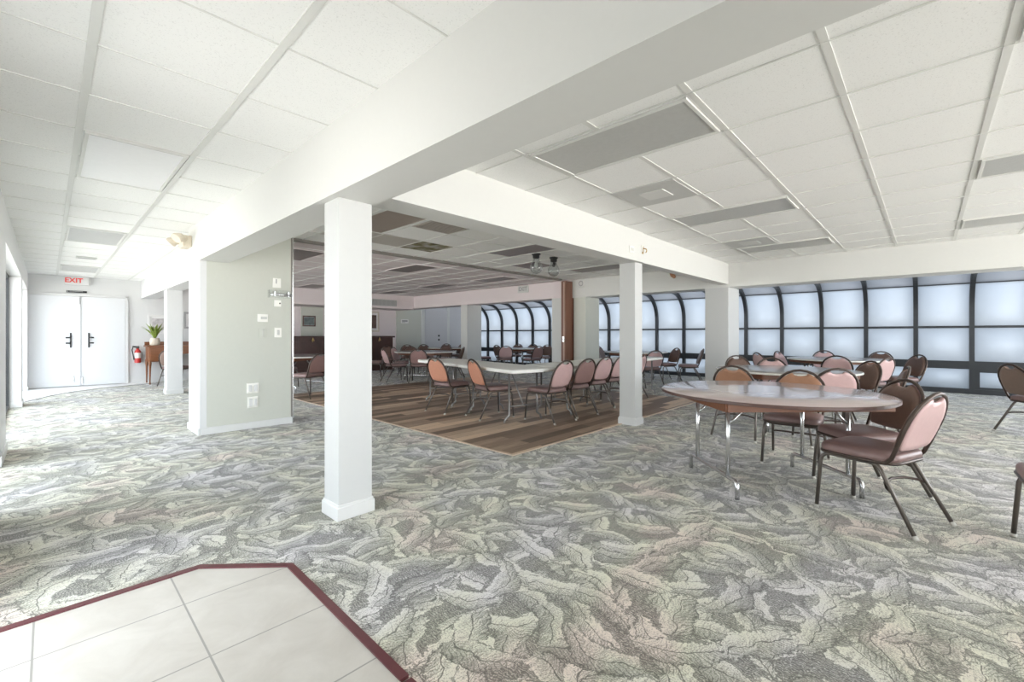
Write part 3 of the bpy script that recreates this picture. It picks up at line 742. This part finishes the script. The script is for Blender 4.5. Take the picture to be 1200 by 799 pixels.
# ------------------------------------------------------------------ chairs
def arch_pt(th):
    x = .215 * math.cos(th); z = .635 + .210 * math.sin(th)
    return x, z
def tilt(z): return -.185 - (z - .42) * .36
def chair_parts():
    P = {}
    # seat cushion
    def outline(s, z):
        pts = []
        for x, y in rrect(.45, .44, .085, 6):
            k = 1.0 - .10 * max(0, (-y) / .22) * 0.8
            pts.append((x * s * k, y * s + .015, z))
        return pts
    mb = MB().loft([outline(.95, .402), outline(.995, .410), outline(1.0, .432), outline(.985, .448), outline(.93, .460), outline(.75, .470), outline(.4, .474)])
    P['seat'] = mb
    ring = [(x, y, .402) for x, y, z in outline(.985, 0)]
    P['seat_frame'] = MB().tube(ring, .011, 6, True)
    # back frame: two uprights joined by an arch
    pts = [(-.19, .06, .398), (-.195, -.10, .398), (-.198, -.165, .408), (-.200, -.19, .44)]
    for z in (.52, .58): pts.append((-.205 - .01 * (z - .44) / .22, tilt(z), z))
    for i in range(13):
        x, z = arch_pt(PI - PI * i / 12); pts.append((x, tilt(z), z))
    pts += [(-a, b, c) for a, b, c in reversed(pts[:6])]
    P['back_frame'] = MB().tube(pts, .0125, 8)
    # backrest outline with the hand-hold cut into its top edge
    o = []
    zb = .485
    o += [(-.15, zb), (-.05, zb - .006), (.05, zb - .006), (.15, zb), (.18, zb + .015), (.192, zb + .05), (.198, .56), (.200, .61)]
    for d in range(0, 71, 10):
        t_ = math.radians(d); o.append((.198 * math.cos(t_), .635 + .194 * math.sin(t_)))
    o += [(.058, .803), (.045, .796), (.02, .791), (0, .790)]
    half = o[4:]
    o = [(-.15, zb), (-.05, zb - .006), (.05, zb - .006), (.15, zb)] + half + [(-x, z) for x, z in reversed(half[:-1])]
    cz = .63
    def ringb(s, dy):
        return [(x * s, tilt(cz + (z - cz) * s) + dy, cz + (z - cz) * s) for x, z in o]
    P['backrest'] = MB().loft([ringb(.985, .002), ringb(1.0, .008), ringb(.985, .020), ringb(.93, .030), ringb(.8, .034)])
    P['back_panel'] = MB().loft([ringb(1.0, .004), ringb(.995, -.008), ringb(.96, -.014), ringb(.8, -.016)])
    legs = []
    for sx in (-1, 1):
        f = MB().tube([(sx * .222, .232, .012), (sx * .208, .212, .33), (sx * .205, .203, .362), (sx * .202, .182, .382), (sx * .20, .15, .389), (sx * .198, -.04, .389)], .0125, 8)
        r = MB().tube([(sx * .198, -.035, .389), (sx * .198, -.09, .388), (sx * .199, -.115, .380), (sx * .201, -.135, .358), (sx * .232, -.318, .012)], .0125, 8)
        cf = MB().tube([(sx * .223, .232, 0), (sx * .222, .231, .022)], .0150, 8)
        cr = MB().tube([(sx * .233, -.325, 0), (sx * .231, -.312, .022)], .0150, 8)
        legs += [(f, cf), (r, cr)]
    P['legs'] = legs
    P['stretcher'] = MB().tube([(-.20, .15, .385), (-.15, .135, .372), (.15, .135, .372), (.20, .15, .385)], .010, 6)
    P['rear_stretcher'] = MB().tube([(-.214, -.20, .235), (-.19, -.16, .250), (-.12, -.12, .262), (0, -.10, .266), (.12, -.12, .262), (.19, -.16, .250), (.214, -.20, .235)], .009, 6)
    return P
BASE = chair_parts()
base_mesh = {}
for k in ('seat', 'seat_frame', 'back_frame', 'backrest', 'back_panel', 'stretcher', 'rear_stretcher'): base_mesh[k] = BASE[k].mesh(k, None)
leg_meshes = [(a.mesh('leg', M['bronze_leg']), b.mesh('foot_cap', M['cap'])) for a, b in BASE['legs']]
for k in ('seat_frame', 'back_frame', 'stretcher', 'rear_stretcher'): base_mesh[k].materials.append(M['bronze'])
VAR = {}
def variant(name, seat, front, rear):
    d = dict(base_mesh)
    for k, m in (('seat', seat), ('backrest', front), ('back_panel', rear)):
        me = base_mesh[k].copy(); me.materials.append(M[m]); d[k] = me
    VAR[name] = d
variant('rose', 'mauve_vinyl', 'brown_vinyl', 'rose')
variant('salmon', 'mauve_vinyl', 'tan_vinyl', 'salmon')
variant('dull', 'mauve_vinyl', 'brown_vinyl', 'dull_rose')
variant('taupe', 'mauve_vinyl', 'brown_vinyl', 'taupe')
variant('pinkfront', 'mauve_vinyl', 'rose', 'rose')
variant('tan', 'mauve_vinyl', 'tan_vinyl', 'tan_vinyl')
def chair(var, x, y, deg, label, group, near=True):
    """x, y: floor point midway between the rear feet; deg: direction the chair faces"""
    a = math.radians(deg)
    ox, oy = x + .365 * math.cos(a), y + .365 * math.sin(a)
    t = thing('banquet_chair', label, 'chair', (ox, oy, 0), a - PI / 2, group)
    for k, me in VAR[var].items():
        if not near and k in ('stretcher', 'rear_stretcher'): continue
        obj(k, me, t)
    for lm, cm in leg_meshes:
        l = obj('leg', lm, t)
        if near: obj('foot_cap', cm, l)
    return t
G1 = 'chairs around the nearest round table'
chair('rose', 3.675, -.075, 69, 'rose-backed chair nearest the camera, right of the front round table', G1)
chair('dull', 4.62, .10, 132, 'brown padded chair just behind the nearest chair, turned to the front table', G1)
chair('tan', 5.17, .92, 182, 'tan chair tucked under the far side of the front round table', G1)
chair('rose', 3.74, -.975, 92, 'mauve seat corner cut off by the right edge of the view', G1)
G2 = 'chairs around the middle round table'
chair('tan', 5.30, 1.61, 2, 'tan-backed chair seen above the left end of the front table', G2)
chair('rose', 5.60, .66, 30, 'pale rose-backed chair just behind the front table, right of the tan one', G2)
chair('taupe', 7.55, .52, 135, 'olive brown chair at the right end of the middle round table', G2)
chair('taupe', 6.50, .12, 98, 'brown chair seen nearly edge-on at the right of the middle table', G2)
chair('pinkfront', 7.62, 1.75, 205, 'pale pink chair top peeking over the far edge of the middle table', G2)
chair('taupe', 7.98, 2.36, 225, 'brown chair top behind the middle table next to the white corner column', G2)
G3 = 'chairs around the farthest dining table'
chair('rose', 9.02, 1.10, 5, 'pink chair back in front of the farthest round table', G3)
chair('rose', 8.80, .40, 62, 'pink chair turned sideways at the right of the farthest table', G3)
chair('taupe', 10.45, .08, 130, 'brown chair standing by the glazed wall, far right of the tables', G3)
chair('taupe', 11.95, .70, 172, 'brown chair top beyond the farthest table near the third window post', G3)
chair('pinkfront', 11.85, 1.68, 192, 'brownish pink chair top beyond the middle of the farthest table', G3)
chair('pinkfront', 10.65, 2.35, 255, 'pink chair top with dark arch beyond the left end of the farthest table', G3)
chair('rose', 9.5, 2.45, -45, 'pink chair seen edge-on by the corner column at the windows', G3)
chair('taupe', 7.86, -.68, -58, 'brown chair at the right edge near the windows', None)
G4 = 'chairs along the white folding tables'
chair('salmon', 4.02, 5.47, 2, 'left one of two salmon-backed chairs at the white folding table', G4)
chair('salmon', 4.13, 4.74, -16, 'right one of two salmon-backed chairs at the corner of the white tables', G4)
chair('rose', 4.84, 3.53, 88, 'first pink chair at the near corner of the white tables, seat turned left', G4)
chair('dull', 5.42, 3.56, 84, 'dull mauve chair, second in the row beside the middle column', G4)
chair('rose', 6.10, 3.67, 86, 'third pink chair in the row left of the middle column', G4)
chair('rose', 6.66, 3.70, 90, 'fourth pink chair in the row, partly behind the middle column', G4)
chair('rose', 7.42, 3.72, 88, 'pink chair seen just right of the middle column', G4)
G5 = 'chairs at the window table behind the middle column'
chair('rose', 9.25, 4.35, 55, 'pink chair facing the windows between the middle and corner columns', G5, False)
chair('taupe', 11.35, 4.75, 148, 'brown chair with its arched top by the window between the columns, left one', G5, False)
chair('taupe', 11.1, 3.98, 118, 'brown chair by the window right against the corner column', G5, False)
chair('taupe', 10.3, 6.65, -70, 'small chair seen edge-on right of the green pier', G5, False)
chair('taupe', 11.35, 7.2, -88, 'brown arched chair top right of the green pier at the windows', G5, False)
chair('dull', 12.1, 6.45, -140, 'chair half hidden behind the left of the middle column by the window', G5, False)
G6 = 'chairs in the glazed bay beyond the hall'
chair('taupe', 9.65, 10.9, -10, 'dark chair seen edge-on right of the far white pier', G6, False)
chair('taupe', 10.3, 10.5, -5, 'second dark chair right of the far white pier', G6, False)
chair('taupe', 12.2, 11.2, 200, 'small chair arch by the far windows left of the pink chair', G6, False)
chair('rose', 9.72, 9.45, 50, 'pink chair back facing the camera in the far glazed bay', G6, False)
chair('taupe', 12.3, 10.55, 200, 'grey brown chair arch against the far windows in the middle', G6, False)
chair('dull', 10.35, 8.62, 80, 'reddish brown chair left of the brown partition edge', G6, False)
chair('taupe', 11.9, 9.55, 190, 'brown chair arch just behind the reddish brown chair at the windows', G6, False)
G7 = 'chairs in the hall'
chair('rose', 5.72, 9.90, -12, 'pink chair in profile right of the front column', G7, False)
chair('taupe', 6.0, 11.5, -40, 'brown chair half behind the front column at the far round table', G7, False)
chair('dull', 7.55, 12.75, 255, 'brown chair before the dark bar, behind its pinker neighbour', G7, False)
chair('pinkfront', 6.65, 10.95, -60, 'dusty pink chair at the left end of the dark hall table', G7, False)
chair('dull', 6.22, 9.05, 48, 'rose-brown chair with dark arch at the near side of the dark hall table', G7, False)
chair('taupe', 8.65, 13.25, 240, 'small dark chair at the far wall, left of two', G7, False)
chair('taupe', 9.30, 13.2, 250, 'small dark chair at the far wall, right of two', G7, False)
chair('dull', 7.45, 11.25, -105, 'brown chair on the far side of the dark hall table', G7, False)
chair('taupe', 10.6, 13.5, 215, 'dark chair arch before the far grey door', G7, False)
chair('dull', 8.95, 11.4, 215, 'mauve chair at the right end of the dark hall table', G7, False)
chair('taupe', 10.85, 12.8, 190, 'dark chair almost hidden by the far white pier', G7, False)
chair('dull', 8.15, 9.55, 150, 'brown chair at the foot of the far white pier', G7, False)
G8 = 'chairs at the table behind the partition wall'
chair('dull', 3.55, 8.25, 108, 'dusty pink chair in the gap left of the front column', G8, False)
chair('dull', 3.62, 11.0, -80, 'chair on the far side of the table in the gap left of the front column', G8, False)
G9 = 'chairs at the wooden desk'
chair('taupe', 1.88, 12.55, 60, 'taupe chair drawn up to the wooden desk in the corridor', G9)
chair('pinkfront', 2.62, 12.35, 250, 'pink chair seen between the corridor column and the partition wall', G9)

# ------------------------------------------------------------------ tables
def round_meshes():
    d = {}
    R = .82; n = 72
    d['top'] = lambda m: MB().lathe([(R - .006, .718), (R, .722), (R, .736), (R - .004, .740), (.4, .740), (.002, .740)], n=n).mesh('tabletop', m)
    d['edge'] = MB().lathe([(R + .001, .717), (R + .005, .720), (R + .005, .737), (R + .001, .740)], n=n, smooth=False, caps=False)
    a = MB()
    h, w = .60, .50
    for s in (-1, 1):
        a.box(-h, h, s * w - .011, s * w + .011, .655, .718, .002)
        a.box(s * h - .011, s * h + .011, -w, w, .655, .718, .002)
    d['apron'] = a
    legs = []
    for s in (-1, 1):
        x = s * .465
        g = [MB().tube([(x, sy * .255, .70), (x, sy * .255, .125)], .016, 10) for sy in (-1, 1)]
        b = MB().tube([(x, -.385, .0), (x, -.385, .085), (x, -.375, .112), (x, -.35, .125), (x, .35, .125), (x, .375, .112), (x, .385, .085), (x, .385, 0)], .016, 10)
        br = [MB().tube([(x, sy * .255, .52), (x - s * .05, sy * .255, .56), (x - s * .17, sy * .255, .69)], .011, 8) for sy in (-1, 1)]
        legs.append((g, b, br))
    d['legs'] = legs
    return d
RM = round_meshes()
edge_m = RM['edge'].mesh('edge_band', simple('dark_table_edge', (.11, .06, .05), .4)); apron_m = RM['apron'].mesh('apron', M['apron'])
rleg = [([k.mesh('leg', M['chrome']) for k in a], b.mesh('foot_bar', M['chrome']), [k.mesh('brace', M['chrome']) for k in c]) for a, b, c in RM['legs']]
tops = {}
def round_table(x, y, deg, top, label):
    if top not in tops: tops[top] = RM['top'](M[top])
    t = thing('round_folding_table', label, 'table', (x, y, 0), math.radians(deg), 'round folding tables')
    tp = obj('tabletop', tops[top], t); obj('edge_band', edge_m if top == 'top_rose' else edge_pale, tp)
    obj('apron', apron_m, t)
    for a, b, c in rleg:
        for a_, c_ in zip(a, c): obj('brace', c_, obj('leg', a_, t))
        obj('foot_bar', b, t)
edge_pale = edge_m.copy(); edge_pale.materials.clear(); edge_pale.materials.append(M['plastic_white'])
round_table(4.05, .95, -45, 'top_rose', 'large round table with glossy rose woodgrain top nearest the camera')
round_table(6.72, 1.38, -45, 'top_grey', 'grey-topped round table behind the front one, pale edge')
round_table(10.4, 1.25, -45, 'top_grey', 'grey-topped round table closest to the right-hand glazed wall')
round_table(10.95, 5.75, 10, 'top_grey', 'round table by the windows behind the middle column')
round_table(11.15, 10.2, 0, 'top_dark', 'dark round table in the glazed bay beyond the hall')
round_table(7.15, 10.05, 30, 'top_dark', 'dark-topped round table in the hall right of the front column')
round_table(9.9, 12.35, 0, 'top_dark', 'dark round table at the far end before the grey door')
round_table(3.85, 10.05, 20, 'top_dark', 'round table seen in the gap between partition wall and front column')

def folding_table(cx, cy, deg, ln, label):
    t = thing('folding_table', label, 'table', (cx, cy, 0), math.radians(deg), 'white plastic folding tables')
    w = .76; o = rrect(ln, w, .06, 6)
    sc = lambda s, z: [(x - math.copysign(s, x), y - math.copysign(s, y), z) for x, y in o]
    build('tabletop', MB().loft([sc(.02, .688), sc(.004, .690), sc(0, .698), sc(0, .728), sc(.004, .736), sc(.012, .74)], True), M['plastic_white'], t)
    for s in (-1, 1):
        x = s * (ln / 2 - .28)
        for q in (-1, 1): build('leg', MB().tube([(x, q * .24, .69), (x, q * .24, .10), (x, q * .30, .06), (x, q * .32, 0)], .015, 8), M['grey_steel'], t)
        build('cross_bar', MB().tube([(x, -.24, .22), (x, .24, .22)], .012, 8), M['grey_steel'], t)
        build('brace', MB().tube([(x, 0, .22), (x - s * .30, 0, .68)], .010, 8), M['grey_steel'], t)
def on(ax, ay, deg, u, v):
    a = math.radians(deg); return ax + u * math.cos(a) - v * math.sin(a), ay + u * math.sin(a) + v * math.cos(a)
for i, lb in enumerate(('white folding table at the corner nearest the camera, behind the salmon chairs', 'white folding table running back from the corner one into the hall')):
    x, y = on(4.12, 3.88, 79, .765 + 1.53 * i, -.38)
    folding_table(x, y, 79, 1.52, lb)
for i, lb in enumerate(('white folding table behind the row of pink chairs', 'white folding table farther right, mostly hidden by the middle column')):
    x, y = on(5.06, 3.76, 3, .92 + 1.85 * i, .38)
    folding_table(x, y, 3, 1.83, lb)

# console desk and plant
dk = thing('console_desk', 'carved chestnut wood desk against the end wall', 'desk', (2.45, 13.85, 0))
build('top', MB().box(-.82, .82, -.30, .30, .90, .935, .008), M['desk_wood'], dk)
build('gallery_rail', MB().box(-.80, .80, .26, .29, .935, 1.02, .004), M['desk_wood'], dk)
build('apron', MB().box(-.78, .78, -.27, .28, .72, .90, .006), M['desk_wood'], dk)
for s in (-1, 1):
    dr = build('drawer', MB().box(s * .56 - .20, s * .56 + .20, -.285, -.268, .56, .87, .006), M['desk_wood'], dk)
    build('knob', MB().tube([(s * .56, -.285, .72), (s * .56, -.31, .72)], .014), M['brass'], dr)
    build('pedestal', MB().box(s * .56 - .22, s * .56 + .22, -.268, .27, .54, .73, .006), M['desk_wood'], dk)
    for yy in (-.25, .25):
        for xx in ((s * .76), (s * .36)):
            build('leg', MB().tube([(xx, yy, .58), (xx, yy, .5), (xx, yy, .42), (xx, yy, .05), (xx, yy, 0)], [.03, .034, .024, .014, .018], 10), M['desk_wood'], dk)
pl = thing('potted_plant', 'spiky green plant in a pale pot on the wooden desk', 'plant', (1.80, 13.72, .935))
build('pot', MB().lathe([(.075, 0), (.10, .02), (.105, .12), (.085, .16), (.095, .18), (.08, .18), (.07, .14)], n=20), M['pot'], pl)
lf = MB()
for i in range(26):
    a = random.uniform(0, 2 * PI); ln = random.uniform(.30, .46); sp = random.uniform(.15, .8)
    pts = []
    for k in range(6):
        u = k / 5
        pts.append((math.cos(a) * sp * ln * u * (.5 + .6 * u), math.sin(a) * sp * ln * u * (.5 + .6 * u), .15 + ln * u * (1 - .25 * sp * u)))
    for k in range(5):
        w0 = .026 * math.sin(PI * min(.95, .25 + k / 5 * .75)) + .002; w1 = .026 * math.sin(PI * min(.985, .25 + (k + 1) / 5 * .75)) + .001
        nx, ny = -math.sin(a), math.cos(a)
        vs = []
        for (p_, w_) in ((pts[k], w0), (pts[k + 1], w1)):
            vs.append(lf.bm.verts.new((p_[0] - nx * w_, p_[1] - ny * w_, p_[2]))); vs.append(lf.bm.verts.new((p_[0] + nx * w_, p_[1] + ny * w_, p_[2])))
        lf.bm.faces.new((vs[0], vs[1], vs[3], vs[2]))
build('leaves', lf, M['leafg'], pl)

# ------------------------------------------------------------------ daylight
w = D.worlds.new('World'); bpy.context.scene.world = w; w.use_nodes = True
nt = w.node_tree
bg = nt.nodes['Background']
tcw = nt.nodes.new('ShaderNodeTexCoord'); sxyz = nt.nodes.new('ShaderNodeSeparateXYZ'); L(nt, tcw.outputs['Generated'], sxyz.inputs[0])
rmp = nt.nodes.new('ShaderNodeMapRange'); rmp.inputs[1].default_value = -.06; rmp.inputs[2].default_value = .06; L(nt, sxyz.outputs[2], rmp.inputs[0])
# glow below the horizon added to brighten ceilings, hazy sky above it
L(nt, mixc(nt, rmp.outputs[0], (1.0, .98, .94), (.62, .68, .74)), bg.inputs['Color']); bg.inputs['Strength'].default_value = 6.5
def area(name, loc, rot, sx, sy, power, col=(1, 1, 1)):
    l = D.lights.new(name, 'AREA'); l.shape = 'RECTANGLE'; l.size = sx; l.size_y = sy; l.energy = power; l.color = col
    o = D.objects.new(name, l); C.objects.link(o); o.location = loc; o.rotation_euler = rot
    return o
# daylight outside the corridor doors (pointing +x)
area('door_daylight', (-1.3, 5.3, 1.3), (0, -PI / 2, 0), 2.0, 1.5, 8, (1, .98, .95))
area('door_daylight', (-1.3, 8.9, 1.3), (0, -PI / 2, 0), 2.0, 3.6, 24, (1, .99, .98))
area('door_daylight', (-1.3, 12.6, 1.3), (0, -PI / 2, 0), 2.0, 2.4, 9, (1, .99, .98))
area('door_daylight', (-1.6, .8, 1.4), (0, -PI / 2, 0), 2.2, 1.4, 1, (1, .97, .94))
area('back_fill', (5.0, -6.3, 1.3), (PI / 2, 0, PI), 8.0, 2.3, 120, (.97, .98, 1))  # added fill lamp in place of an unbuilt glazed back wall
sun = D.lights.new('sun', 'SUN'); sun.energy = .3; sun.angle = .2; sun.color = (1, .97, .92)
so = D.objects.new('sun', sun); C.objects.link(so); so.rotation_euler = Vector((-.75, .25, -.55)).to_track_quat('-Z', 'Y').to_euler()

# ------------------------------------------------------------------ camera and view
F = 514.7
cam = D.cameras.new('camera'); co_ = D.objects.new('camera', cam); C.objects.link(co_)
cam.sensor_fit = 'HORIZONTAL'; cam.sensor_width = 36.0; cam.lens = F / 1200 * 36
cam.shift_y = -7.5 / 1200; cam.clip_start = .05
co_.location = (0, 0, 1.2)
yaw = math.atan(487 / 514.7)
co_.rotation_euler = (PI / 2, 0, yaw - PI / 2)
sc = bpy.context.scene
sc.camera = co_
sc.view_settings.view_transform = 'Standard'; sc.view_settings.look = 'None'
sc.view_settings.gamma = 1; sc.view_settings.use_curve_mapping = False
sc.view_settings.exposure = 0.66
sc.cycles.use_denoising = True
sc.cycles.max_bounces = 10; sc.cycles.diffuse_bounces = 6
